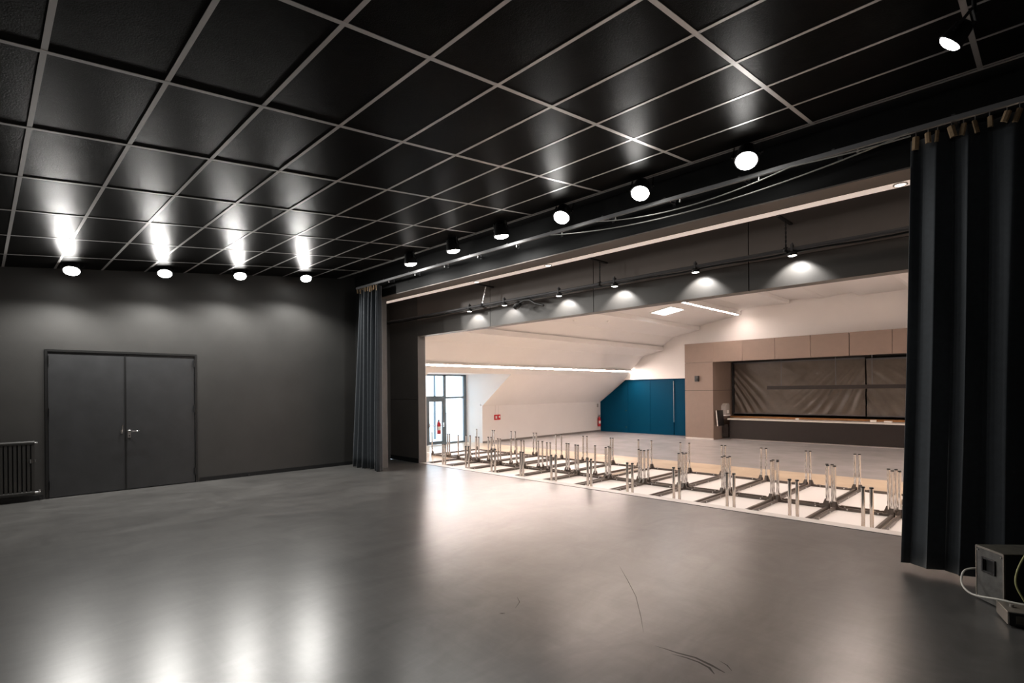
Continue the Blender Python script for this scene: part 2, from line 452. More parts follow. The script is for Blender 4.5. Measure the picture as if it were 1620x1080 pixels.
for k, (y, z) in enumerate(((1.02, 3.50), (2.24, 3.64), (3.43, 3.77), (4.67, 3.90))):
    stage_lamp((-10.46, y, z), (.40, -.06, -.80), 'bright black stage spotlight above the door wall, ' + side[k], 'spotlights along the door wall', STAGE_W, cz(y))
for k, x in enumerate((-8.01, -6.80, -5.67, -4.52, -3.33, -2.11)):
    stage_lamp((x, 5.5, 3.90), (.12, -.45, -.75) if k > 2 else (.0, .15, -.95), 'bright black stage spotlight above the curtain rail, %s from the left curtain' % ordn[k],
               'spotlights along the curtain rail', RAIL_W, cz(5.5))
stage_lamp((-.39, 4.2, 3.69), (-.69, .016, -.73), 'single tilted stage spotlight at top right above the right curtain', 'spotlights along the curtain rail', RAIL_W * .6, cz(4.2), .6, 120)

# ---------------------------------------------------------------- curtain rail, curtains, cords
TY, TZ = 5.75, 3.82
tr = thing('curtain_track', 'long grey curtain rail under the black stage ceiling', 'curtain rail', (0, TY, TZ))
obj('rail', MB().box(-10.4, 2.4, -.018, .018, -.02, .025), M_TRACK, tr, bevel=.005)
for k in range(15):
    x = -10.2 + .88 * k
    obj('bracket', MB().box(x - .012, x + .012, -.01, Y1 - TY, .025, .04).box(x - .02, x + .02, Y1 - TY - .008, Y1 - TY, .0, .08), M_GREYRAIL, tr)
    if 0 < k < 11:
        obj('glider', MB().tube((x + .2, 0, -.02), (x + .2, 0, -.045), .006).tube((x + .2, 0, -.045), (x + .2, 0, -.06), .010), M_STEEL, tr)

def curtain(name, label, xa_t, xb_t, xa_b, xb_b, folds, amp, zb, zt, seed, yb=0.0):
    rnd = random.Random(seed)
    t = thing(name, label, 'curtain', ((xa_b + xb_b) / 2, TY, 0))
    ox = (xa_b + xb_b) / 2
    nS = folds * 14; nZ = 16
    ph = [0]
    for i in range(folds): ph.append(ph[-1] + rnd.uniform(.55, 1.5))
    tot = ph[-1]; ph = [p / tot for p in ph]
    am = [rnd.uniform(.55, 1.25) for _ in range(folds + 1)]
    sk = [rnd.uniform(-.5, .5) for _ in range(folds + 1)]
    vs = []
    for j in range(nZ + 1):
        tz = j / nZ; z = zb + (zt - zb) * tz
        xa = xa_b + (xa_t - xa_b) * tz; xb = xb_b + (xb_t - xb_b) * tz
        for i in range(nS + 1):
            u = i / nS * folds; k = min(int(u), folds - 1); fr = u - k
            s = ph[k] + (ph[k + 1] - ph[k]) * fr
            a = amp * am[k] * (1.12 - .35 * tz)
            off = a * (math.sin(2 * PI * fr) + .06 * math.sin(4 * PI * fr + sk[k] * 3)) + .02 * math.sin(7 * s + 3 * tz + seed)
            xx = s + sk[k] * .006 * math.sin(PI * tz * 1.3) + .006 * math.sin(2 * PI * fr * 2) * (1 - .5 * tz)
            zz = z + (.012 * math.sin(9 * s + 2) if j == 0 else 0)
            vs.append((xa + (xb - xa) * xx - ox, off + yb * (1 - tz), zz))
    fs = [(j * (nS + 1) + i, j * (nS + 1) + i + 1, (j + 1) * (nS + 1) + i + 1, (j + 1) * (nS + 1) + i) for j in range(nZ) for i in range(nS)]
    o = obj('cloth', MB().add(vs, fs, True), M_VELVET, t)
    md = o.modifiers.new('thick', 'SOLIDIFY'); md.thickness = .006
    n = max(9, int((xb_t - xa_t) / .078))
    for k in range(n):
        x = xa_t + (xb_t - xa_t) * (k + .5 + rnd.uniform(-.25, .25)) / n - ox; dx = rnd.uniform(.014, .026); a = rnd.uniform(-.35, .35); hh = rnd.uniform(.07, .10)
        mt = Matrix.Translation((x, -.03 + rnd.uniform(-.02, .02), zt - .005)) @ Matrix.Rotation(a, 4, 'Y') @ Matrix.Rotation(rnd.uniform(-.6, .6), 4, 'Z')
        m = MB()
        arc = [(-dx, 0), (-dx * .8, -.022), (0, -.032), (dx * .8, -.022), (dx, 0), (0, -.012)]
        m.add([mt @ Vector((p[0], p[1], z)) for z in (-hh, .012) for p in arc], [(5, 4, 3, 2, 1, 0), tuple(range(6, 12))] + [(i, (i + 1) % 6, 6 + (i + 1) % 6, 6 + i) for i in range(6)])
        obj('heading_tab', m, M_TAPE, t)
        obj('hook', MB().path([(x, 0, zt - .03), (x, -.008, zt + .005), (x, 0, TZ - .018)], .004, 6), M_STEEL, t)
    return t
curtain('stage_curtain', 'dark blue-black velvet curtain bunched up at the left pier', -10.30, -9.50, -10.60, -9.47, 7, .075, .015, 3.77, 11)
curtain('stage_curtain', 'dark blue-black velvet curtain hanging at the right behind the black case', -.80, 2.35, -.905, 2.4, 11, .055, .045, 3.74, 4)

def cord(pts, label):
    tag(obj('pull_cord', MB().path(pts, .0065, 6), M_CORD), label, 'cord', 'cords on the curtain rail')
def sag(p0, p1, s, n=24, power=1.0):
    p0, p1 = Vector(p0), Vector(p1)
    return [p0.lerp(p1, i / n) + Vector((0, 0, -4 * s * (i / n) ** power * (1 - (i / n) ** power))) for i in range(n + 1)]
cord(sag((-4.9, TY - .03, TZ - .03), (-.82, TY - .03, TZ - .02), .18), 'lower pale cord sagging beneath the curtain rail')
cord(sag((-4.1, TY - .05, TZ - .03), (-1.75, TY - .05, TZ - .03), .12) + sag((-1.75, TY - .05, TZ - .03), (-.80, TY - .05, TZ - .06), .012, 8)[1:], 'upper pale cord sagging beneath the curtain rail')

# ---------------------------------------------------------------- pipe with small spotlights in the recess
PYY, PZ = 6.80, 3.235
pp = thing('lighting_pipe', 'dark horizontal pipe in front of the wall above the opening', 'pipe', (0, PYY, PZ))
obj('tube', MB().tube((-11.09, 0, 0), (.8, 0, 0), .024, n=14), M_GREYRAIL, pp)
obj('cable_bundle', MB().path([(-11.0 + .3 * i, .02, -.035 + .008 * math.sin(i * 1.7)) for i in range(39)], .012, 6), M_BLACKP, pp)
for x in (-7.45, -4.84, -2.16):
    a = obj('support_arm', MB().box(x - .02, x + .02, -.26, .19, .345, .364), M_BLACKMETAL, pp)
    z0 = .35
    cm = MB(); n = 13
    for i in range(n):
        zc = .34 - i * (.34 - .03) / (n - 1); xx = x - .10 * i / (n - 1) if x < -7 else x
        if i % 2: cm.box(xx - .009, xx + .009, -.003, .003, zc - .018, zc + .018)
        else: cm.box(xx - .003, xx + .003, -.009, .009, zc - .018, zc + .018)
    obj('chain', cm, M_STEEL if x < -7 else M_BLACKMETAL, pp)
    obj('clamp', MB().lathe([(.028, -.02), (.036, -.02), (.036, .02), (.028, .02)], (x - (.10 if x < -7 else 0), 0, 0), (1, 0, 0), 14), M_BLACKMETAL, pp)

washx = [-7.93, -6.95, -5.66, -4.57, -3.29, -2.09]
for k, x in enumerate(washx):
    t = thing('wash_light', 'small black spotlight hanging on the dark pipe, %s from the left' % ordn[k], 'spotlight', (x, PYY, PZ - .075), group='small spotlights on the pipe')
    obj('housing', MB().lathe([(0, .045), (.042, .045), (.052, .03), (.052, -.004), (.046, 0)], n=18), M_BLACKMETAL, t)
    obj('lens', MB().lathe([(.046, 0), (.03, -.006), (.001, -.008)], n=18), M_LENS2, t)
    obj('clamp', MB().box(-.012, .012, -.03, .03, .05, .13).tube((0, 0, .10), (0, 0, .15), .010), M_GREYRAIL, t)
    sd = bpy.data.lights.new('wash_beam', 'SPOT'); sd.energy = WASH_W * (.55 if k == 1 else 1); sd.color = (1, .98, .95); sd.spot_size = math.radians(112); sd.spot_blend = .45; sd.shadow_soft_size = .02
    so = link('wash_beam', sd, t, (0, .0, -.03)); so.rotation_euler = (math.radians(34), 0, 0)
# moving head / clip fixture on the pipe
t = thing('clip_fixture', 'black adjustable fixture clipped under the dark pipe between two small spotlights', 'fixture', (-6.45, PYY, PZ - .03))
obj('arm', MB().path([(.45, .0, -.16), (.25, 0, -.10), (.14, 0, -.03), (.0, 0, -.015), (-.12, 0, -.05)], .022, 8), M_BLACKP, t)
obj('head', MB().lathe([(0, -.07), (.05, -.07), (.06, 0), (.05, .06), (0, .07)], (-.17, 0, -.08), (1, 0, .6), 14), M_BLACKP, t)
# small warm downlights beside the pale rail
for x, lab in ((-7.30, 'small warm downlight on the pale rail near the left curtain'), (-5.58, 'small warm downlight on the pale rail above the middle of the opening'), (-.99, 'small warm downlight on the pale rail beside the right curtain')):
    t = thing('rail_downlight', lab, 'downlight', (x, 6.445, 3.60), group='downlights on the pale rail')
    obj('ring', MB().lathe([(.062, 0), (.062, -.012), (.05, -.014), (.048, -.002)], n=18), M_WHITEP, t)
    obj('lens', MB().lathe([(.048, -.004), (.03, -.014), (.001, -.018)], n=16), M_LENSW, t)

# ================================================================ the hall
HX0, HX1 = -14.83, 4.05
YB, YR = 20.8, 19.76
RIDGE = (HX0 + HX1) / 2
struct('floor_hall', box(-16.4, HX1 + .2, 13.35, 23.2, ZF - .2, ZF), M_HALLFLOOR, 'grey glossy hall floor in front of the bar')
struct('floor_hall_front', box(-16.4, HX1 + .2, YT, 13.35, ZF - .2, ZF), M_TANFLOOR, 'tan hall floor under the upturned tables')

PROF = [(-14.83, 1.05), (-13.30, 2.19), (-13.10, 2.40), (-12.40, 3.06), (-11.53, 3.25), (-10.98, 3.78), (-9.93, 3.97), (-9.48, 4.22), (-8.27, 4.41), (-7.85, 4.66), (-6.55, 4.64), (-6.2, 4.76), (-5.39, 4.70)]
NY0, NY1 = 9.75, 13.3            # dormer opening in the left slope
NX = -15.75
# left knee wall and steep slope with the dormer cut out
struct('wall_hall_left', MB().box(HX0 - .12, HX0, NY1, 23.0, ZF, 1.05).box(HX0 - .12, HX0, YT, NY0, ZF, 1.05)
       .prism([(HX0, 1.05), (-13.30, 2.19), (-13.42, 2.30), (HX0 - .12, 1.14)], 'y', NY1, 23.0)
       .prism([(HX0, 1.05), (-13.30, 2.19), (-13.42, 2.30), (HX0 - .12, 1.14)], 'y', YT, NY0), M_WHITE, 'white knee wall and sloping lining on the left of the hall')
struct('wall_dormer', MB().prism([(NX - .3, ZF), (HX0 - .12, ZF), (HX0 - .12, 1.14), (-13.42, 2.30), (NX - .3, 2.30)], 'y', NY1, NY1 + .12)
       .prism([(NX - .3, ZF), (HX0 - .12, ZF), (HX0 - .12, 1.14), (-13.42, 2.30), (NX - .3, 2.30)], 'y', NY0 - .12, NY0)
       .box(NX - .3, -13.36, NY0, NY1, 2.24, 2.36), M_WHITE, 'white side walls and soffit of the glazed dormer')
struct('baseboard_hall', box(HX0, HX0 + .015, NY1, YB, ZF, ZF + .07), M_SKIRT, 'grey skirting along the white knee wall')
struct('wall_hall_right', MB().box(HX1, HX1 + .12, YT, 23.0, ZF, 1.05).prism([(HX1, 1.05), (2 * RIDGE + 13.30, 2.19), (2 * RIDGE + 13.42, 2.30), (HX1 + .12, 1.14)], 'y', YT, 23.0), M_WHITE, 'white wall on the right of the hall')
# hall ceiling: a vault of long sawtooth panels
hc = struct('ceiling_hall', MB().prism([(-14.0, 2.38)] + [(x, z + .35) for x, z in PROF[1:]] + [(2 * RIDGE - x, z + .35) for x, z in PROF[1:-1]][::-1] + [(HX1 + .4, 1.3)] +
            [(HX1 + .4, 1.45)] + [(2 * RIDGE - x, z + .45) for x, z in PROF[1:-1]] + [(x, z + .45) for x, z in PROF[1:]][::-1] + [(-14.0, 2.46)], 'y', YT, 23.0), M_DARK, 'vaulted white hall ceiling of long overlapping panels')
def hall_panels():
    segs = [(1, 4), (4, 6), (6, 8), (8, 10), (10, 12)]
    for a, b in segs:
        for mir in (0, 1):
            pts = list(PROF[a:b + 1])
            if a > 1: pts[0] = (pts[0][0] - .02, pts[0][1] + .13)      # tucked above the lip of the panel before
            if mir: pts = [(2 * RIDGE - x, z) for x, z in pts]
            lo = [(x, z) for x, z in pts]; hi = [(x, z + .16) for x, z in pts]
            e = lo[-1]; s = -1 if mir else 1
            tip = [(e[0] + .10 * s, e[1] + .0), (e[0] + .10 * s, e[1] + .16)]
            obj('ceiling_panel', MB().prism(lo + tip + hi[::-1], 'y', YT, 20.62), M_WHITECEIL, hc)
hall_panels()
# hall side of the opening wall above, closing the vault
gable = [(HX0, ZF)] + PROF + [(2 * RIDGE - x, z) for x, z in PROF[:-1]][::-1] + [(HX1, ZF)]
struct('wall_hall_front', MB().prism([(HX0 - .5, 2.86), (HX1 + .5, 2.86), (HX1 + .5, 5.2), (HX0 - .5, 5.2)], 'y', YT - .04, YT + .03)
       .box(HX0 - .5, -9.97, YT - .04, YT + .03, ZF, 2.86).box(.81, HX1 + .5, YT - .04, YT + .03, ZF, 2.86), M_WHITE, 'white hall side of the opening wall')
struct('wall_gable', MB().box(HX0, -10.04, YB - .12, YB + .1, 2.05, 5.1).box(-10.04, HX1, YB - .12, YB + .1, 3.30, 5.1), M_WHITE, 'white gable wall above the teal door and the bar')
struct('wall_hall_back', box(HX0 - .5, HX1 + .5, 22.8, 23.0, ZF, 5.2), M_DARK, 'dark wall behind the bar')

# ---- light strips and skylight
def strip(x, z, y0, y1, label, slope, lm=None):
    t = thing('light_strip', label, 'light strip', (x, (y0 + y1) / 2, z), (0, -math.atan(slope), 0), group='light strips on the hall ceiling')
    h = (y1 - y0) / 2
    obj('channel', MB().box(-.05, .05, -h, h, .0, .02).box(-.05, -.036, -h, h, -.05, 0).box(.036, .05, -h, h, -.05, 0), M_WHITEP, t)
    obj('diffuser', box(-.034, .034, -h + .01, h - .01, -.038, 0), lm or M_LED, t)
strip(-13.0, 2.44, 8.9, 20.55, 'long glowing light strip low on the left ceiling slope of the hall', .8)
strip(2 * RIDGE + 13.0, 2.44, 8.9, 20.55, 'unseen light strip added low on the right ceiling slope of the hall, mirroring the left', -.8)  # unseen mirror of the left strip, added to light the hall
strip(-8.10, 4.40, 8.9, 20.2, 'glowing light strip high on the hall ceiling near the white gable', .14, M_LED2)
strip(2 * RIDGE + 8.10, 4.40, 8.9, 14.0, 'unseen light strip added high on the right side of the hall ceiling', -.14, M_LED2)  # added for hall light, kept short to stay out of view
sk = thing('skylight', 'bright square skylight in the hall ceiling beside a light strip', 'skylight', (-9.04, 16.6, 4.265), (0, -math.atan(.157), 0))
obj('frame', MB().box(-.41, .41, -.50, -.46, -.02, .03).box(-.41, .41, .46, .50, -.02, .03).box(-.41, -.37, -.46, .46, -.02, .03).box(.37, .41, -.46, .46, -.02, .03), M_WHITEP, sk)
obj('pane', box(-.37, .37, -.46, .46, -.005, .015), M_SKY, sk)
for x, y in ((-10.6, 13.5), (-10.3, 14.9)):
    tag(obj('smoke_detector', MB().lathe([(0.001, -.05), (.04, -.05), (.055, -.02), (.055, .03)], n=16), M_WHITEP, None, (x, y, 3.86 if x < -10.4 else 3.91)),
        'small round detector on the hall ceiling, ' + ('the one nearer the stage' if y < 14 else 'the one nearer the skylight'), 'detector', 'detectors on the hall ceiling')

# ---- teal folding door wall
def teal_door():
    r = thing('door_2', 'teal blue panel door wall below the white gable', None, (0, YB - .02, ZF), kind='structure')
    zt = 2.05 - ZF
    xs = [HX0, -13.31, -12.19, -11.08, -10.94, -10.04]
    for a, b in zip(xs[:-1], xs[1:]):
        if a == HX0:
            m = MB().prism([(a, 0.005), (b - .008, 0.005), (b - .008, zt), (-13.38, zt), (a, 1.05 - ZF)], 'y', 0, .05)
        elif b == -10.94:
            m = MB().box(a, b - .01, .03, .06, .005, zt)
        else:
            m = MB().box(a + .004, b - .004, 0, .05, .005, zt)
        obj('door_panel', m, M_BLUE, r, bevel=.003)
    obj('pull_bar', MB().tube((-11.06, -.03, .55), (-11.06, -.03, zt - .1), .014), M_STEEL, r)
    for z in (.25, 1.0): obj('bolt', MB().tube((-13.42, -.012, z), (-13.42, .0, z), .035, n=14), M_FRAME, r)
    obj('head_rail', box(-13.38, -10.04, -.012, .0, zt - .06, zt), M_BLUE, r)
    obj('backing', box(HX0, -10.04, .07, .12, 0, zt), M_DARK, r)
teal_door()

# ---- bar block
def bar_block():
    zt = 3.37
    core = struct('wall_bar', MB().box(-10.03, -8.94, YR + .03, 22.8, ZF, zt - .01).box(-8.94, HX1, YR + .03, YR + .35, 2.66, zt - .01).box(-8.94, HX1, YR + .35, 22.8, 2.66, 2.76).box(-10.03, HX1, YR + .03, 22.8, zt - .05, zt - .01),
                  M_TAUPEDARK, 'taupe panelled block around the bar recess')
    g = .006
    for z0, z1 in ((ZF + .06, 1.535), (1.55, 2.62), (2.632, zt)):
        obj('panel', box(-10.04, -8.91, YR, YR + .03, z0, z1), M_TAUPE, core)
    obj('plinth', box(-10.04, -8.91, YR - .004, YR + .03, ZF + .001, ZF + .06), M_COUNTERTOP, core)
    xs = [-8.91, -7.80, -6.67, -5.54, -4.41, -3.28, -2.15, -1.02, .11, 1.24, 2.4]
    for a, b in zip(xs[:-1], xs[1:]):
        gg = .018 if abs(b + 4.41) < .01 else .006
        obj('panel', box(a + .004, b - gg, YR, YR + .03, 2.62, zt), M_TAUPE, core)
    for z0, z1 in ((ZF + .001, 1.535), (1.55, 2.655)):
        obj('side_panel', box(-8.94, -8.91, YR + .031, 21.6, z0, z1), M_TAUPE, core)
bar_block()
tag(obj('wall_speaker', MB().box(-.075, .075, -.10, 0, -.11, .11).lathe([(0.001, -.107), (.05, -.106), (.055, -.10)], (0, 0, -.03), (0, 1, 0), 14), M_BLACKP, None, (-9.52, YR - .002, 2.0), bevel=.006),
    'small dark loudspeaker on the taupe panel beside the teal door', 'loudspeaker')

# ---- counter
ct = thing('bar_counter', 'long dark brown bar counter with pale worktop', 'counter', (-8.56, 20.41, ZF))
obj('front_panel', box(.02, 9.0, 0, .03, .04, .75), M_COUNTER, ct)
obj('end_panel', box(.0, .02, 0, .75, .04, .75), M_COUNTER, ct)
obj('plinth', box(.04, 9.0, .05, .08, 0, .04), M_COUNTERTOP, ct)
obj('worktop', box(-.07, 9.0, -.05, .62, .75, .805), M_COUNTERTOP, ct, bevel=.006)
obj('back_panel', box(.02, 9.0, .60, .62, .04, .75), M_COUNTER, ct)
bs = thing('back_shelf', 'orange wooden back shelf behind the bar counter', 'shelf', (-8.85, 21.15, ZF))
obj('board', box(0, 9.2, 0, .30, .80, .86), M_WOOD, bs)
obj('front_panel', box(0, 9.2, .02, .05, 0, .80), M_COUNTER, bs)
# low gate and raised flap at the counter end
gt = thing('counter_gate', 'low dark swing gate at the end of the bar counter', 'gate', (-8.90, 20.46, ZF))
obj('leaf', box(.02, .265, 0, .035, .09, .56), M_COUNTER, gt, bevel=.004)
for z in (.16, .48): obj('hinge', MB().tube((.012, -.008, z - .04), (.012, -.008, z + .04), .012, n=10), M_CHROME, gt)
fl = thing('counter_flap', 'raised counter flap leaning against the taupe side panel', 'flap', (-8.90, 20.0, .17))
mt = Matrix.Rotation(math.radians(-5), 4, 'Y')
obj('board', MB().box(.09, .13, -.12, .42, 0, .60, mt), M_BLACKP, fl)
obj('edge_band', MB().box(.09, .13, -.14, -.12, 0, .60, mt), M_COUNTERTOP, fl)
dp = thing('towel_dispenser', 'grey paper towel dispenser on the taupe side panel above the gate', 'dispenser', (-8.91, 20.65, .57))
obj('body', MB().prism([(-.19, 0), (.19, 0), (.19, .40), (.12, .46), (-.05, .46), (-.19, .36)], 'x', 0, .18), M_GREYP, dp, bevel=.012)
obj('tray', box(.0, .20, -.2, .2, -.02, .012), M_WHITEP, dp)
obj('window', box(.18, .186, -.08, .10, .08, .2), M_WHITEP, dp)
# things on the worktop
for x, s, lab in ((-6.23, (.09, .10, .06), 'small white box on the bar worktop near the middle'), (-3.95, (.16, .10, .07), 'low white tray on the bar worktop beside the paper stack'), (-3.55, (.20, .14, .05), 'flat cream paper stack on the bar worktop by the right curtain')):
    t = thing('counter_item', lab, 'box', (x, 20.62, ZF + .805), group='small things on the bar worktop')
    w, d, hh = s
    obj('base', box(-w / 2, w / 2, -d / 2, d / 2, 0.0005, hh * .7), M_WHITEP if 'paper' not in lab else M_PAPER, t, bevel=.004)
    obj('lid', box(-w / 2 - .004, w / 2 + .004, -d / 2 - .004, d / 2 + .004, hh * .7, hh), M_PAPER, t, bevel=.003)
# hanging shelf beam
hb = thing('hanging_beam', 'long dark beam hanging on wires in front of the brown tarpaulin', 'beam', (-7.12, 20.35, 1.56))
obj('beam', box(0, 8.0, -.10, .10, 0, .125), M_COUNTER, hb, bevel=.006)
for x in (.46, 2.17, 3.2, 5.5): obj('wire', MB().tube((x, 0, .12), (x, 0, 1.09), .011, n=8), M_GREYRAIL, hb)

# ---- tarpaulins closing the bar
def tarp(x0, x1, y, z0, z1, label, seed):
    rnd = random.Random(seed); nx, nz = 170, 60
    w, h = x1 - x0, z1 - z0
    fans = [(.02, 1.0, rnd.uniform(.3, .5)), (.9, 1.05, rnd.uniform(.5, .8)), (.55, 1.3, .4)]
    vs = []
    for j in range(nz + 1):
        for i in range(nx + 1):
            u, v = i / nx, j / nz
            d = 0.0
            # creases fanning out of the two top corners
            for cu, wt, kk in ((-.28, max(0, 1 - u / .72) ** .6, .0), (1.24, max(0, (u - .32) / .68) ** .6, 2.0)):
                an = math.atan2((1.75 - v) * h, abs(u - cu) * w + 1e-6); rr = math.hypot((u - cu) * w, (1.75 - v) * h)
                ph = an * 34 + 1.3 * math.sin(an * 9 + kk + seed) + .35 * math.sin(rr * 2.2 + kk)
                d += wt * (.055 * abs(math.sin(ph)) ** .8 + .02 * math.sin(ph * 2.3 + 1)) * (1.05 - .75 * v)
            d += .020 * math.sin((v * h) * 7 + 1.6 * math.sin(u * w * 1.3 + seed)) * math.exp(-((u - .5) / .18) ** 2)
            d += .010 * math.sin(u * w * 6.1 + 2 * v + seed) * (1 - v)
            vs.append((u * w, d * math.sin(PI * min(1, max(0, v * 1.02))) ** .5 if 0 < v < 1 else 0, v * h))
    fs = [(j * (nx + 1) + i, j * (nx + 1) + i + 1, (j + 1) * (nx + 1) + i + 1, (j + 1) * (nx + 1) + i) for j in range(nz) for i in range(nx)]
    t = thing('tarpaulin', label, 'tarpaulin', (x0, y, z0), group='tarpaulins closing the bar')
    o = obj('sheet', MB().add(vs, fs, True), M_TARP, t)
    md = o.modifiers.new('thick', 'SOLIDIFY'); md.thickness = .004
    obj('bottom_rail', MB().tube((0, 0, 0), (w, 0, 0), .022, n=10), M_GREYRAIL, t)
    obj('head_rail', MB().box(0, w, -.03, .03, h - .02, h + .03), M_GREYRAIL, t)
tarp(-8.80, -4.33, 21.45, .62, 2.60, 'wide creased brown tarpaulin closing the bar, left of the pair', 3)
tarp(-4.28, 1.2, 21.38, .62, 2.55, 'creased brown tarpaulin closing the bar beside the right curtain', 8)
tag(obj('guide_post', MB().box(-.03, .03, -.03, .03, 0, 2.10), M_BLACKMETAL, None, (-8.84, 21.45, .56)), 'thin black guide post at the left edge of the brown tarpaulin', 'post')

# ---- fire alarm boxes, extinguishers
for k, (y, lab) in enumerate(((13.96, 'red alarm call box with white face, left of the pair on the knee wall'), (14.13, 'red alarm call box, right of the pair on the knee wall'))):
    t = thing('alarm_box', lab, 'alarm box', (HX0, y, .60), group='alarm boxes on the knee wall')
    obj('case', box(0, .05, -.06, .06, -.10, .10), M_RED, t, bevel=.006)
    obj('face', box(.05, .054, -.038, .038, -.05 if k == 0 else -.02, .05), M_WHITEP, t)
    obj('conduit', MB().tube((.012, 0, .10), (.012, 0, .44), .008, n=8), M_WHITEP, t)
def extinguisher(loc, label):
    t = thing('fire_extinguisher', label, 'extinguisher', loc, group='red fire extinguishers')
    obj('cylinder', MB().lathe([(0.001, 0), (.065, .0), (.072, .03), (.072, .36), (.055, .41), (.025, .43), (.025, .46)], n=18), M_RED, t)
    obj('valve', MB().tube((0, 0, .45), (0, 0, .50), .02).box(-.012, .012, -.02, .10, .50, .515).box(-.012, .012, -.02, .08, .53, .54), M_BLACKP, t)
    obj('hose', MB().path([(0, -.02, .49), (.03, -.08, .45), (.04, -.10, .30), (.03, -.09, .15)], .011, 8), M_BLACKP, t)
    a = MB()
    ring = [(.0735 * math.cos(q), .0735 * math.sin(q)) for q in [(-1.2 + 2.4 * i / 10) for i in range(11)]]
    a.add([(x, y, z) for z in (.14, .27) for x, y in ring], [(i, i + 1, 12 + i, 11 + i) for i in range(10)], True)
    obj('label_sticker', a, M_WHITEP, t)
    return t
extinguisher((HX0 + .09, 20.55, ZF + .24), 'red fire extinguisher on the white knee wall beside the teal door')
e2 = extinguisher((NX + .12, 11.88, ZF + .40), 'red fire extinguisher in front of the glass entrance door')
tag(obj('bracket_sign', MB().box(0, .008, -.06, .06, -.08, .08).box(.008, .012, -.035, .035, -.05, .05), M_GREYP, None, (HX0 + .001, 20.55, .88)), 'small grey sign above the fire extinguisher on the knee wall', 'sign')

# ---- glazed entrance in the dormer
def glazing():
    r = thing('window_1', 'grey-blue framed glazing with entrance door in the dormer', None, (NX, 0, ZF), kind='structure')
    H = 2.24 - ZF; y0, yd0, yd1, y1 = NY0, 11.46, 12.26, NY1 - .06
    tz = 1.66
    def bar(n, ya, yb, za, zb, p=r, d=.06): return obj(n, box(-d, 0, ya, yb, za, zb), M_FRAMEBLUE, p)
    bar('mullion', y1 - .07, y1 + .06, 0, H)
    bar('mullion', yd1 - .05, yd1 + .06, 0, H)
    bar('mullion', yd0 - .06, yd0 + .03, 0, tz)
    bar('mullion', y0, y0 + .06, 0, H)
    bar('transom', yd0 - .06, yd1 - .05, tz, tz + .12)
    bar('transom', yd1 + .06, y1 - .07, tz + .02, tz + .09)
    bar('transom', y0 + .06, yd0 - .06, tz + .02, tz + .09)
    bar('head', y0, y1, H - .06, H)
    bar('sill', y0 + .06, yd0 - .06, 0, .06); bar('sill', yd1 + .06, y1 - .07, 0, .06)
    dr = obj('door_leaf', MB().box(-.05, -.005, yd0 + .03, yd0 + .10, .01, tz).box(-.05, -.005, yd1 - .12, yd1 - .05, .01, tz).box(-.05, -.005, yd0 + .1, yd1 - .12, tz - .09, tz).box(-.05, -.005, yd0 + .1, yd1 - .12, .01, .12), M_FRAMEBLUE, r)
    obj('push_bar', MB().tube((.05, yd0 + .05, .70), (.05, yd1 - .08, .70), .014).box(-.005, .06, yd0 + .04, yd0 + .07, .66, .78).box(-.005, .06, yd1 - .10, yd1 - .06, .64, .80), M_STEEL, dr)
    obj('pane', box(-.03, -.024, yd0 + .1, yd1 - .12, .12, tz - .09), M_GLASS, dr)
    for ya, yb, za, zb in ((yd1 + .06, y1 - .07, .06, tz + .02), (yd1 + .06, y1 - .07, tz + .09, H - .06), (yd0 - .06, yd1 - .05, tz + .12, H - .06), (y0 + .06, yd0 - .06, .06, tz + .02), (y0 + .06, yd0 - .06, tz + .09, H - .06)):
        obj('pane', box(-.035, -.029, ya, yb, za, zb), M_GLASS, r)
glazing()
struct('floor_outdoor', box(-40, NX - .08, -10, 40, ZF - .25, ZF - .06), M_OUT, 'pale paving outside the glazed door')
tag(obj('canopy_post', MB().tube((0, 0, 0), (0, 0, 3.2), .05), M_FRAMEBLUE, None, (-18.2, 13.62, ZF - .06)), 'slim grey post seen outside through the entrance door', 'post')

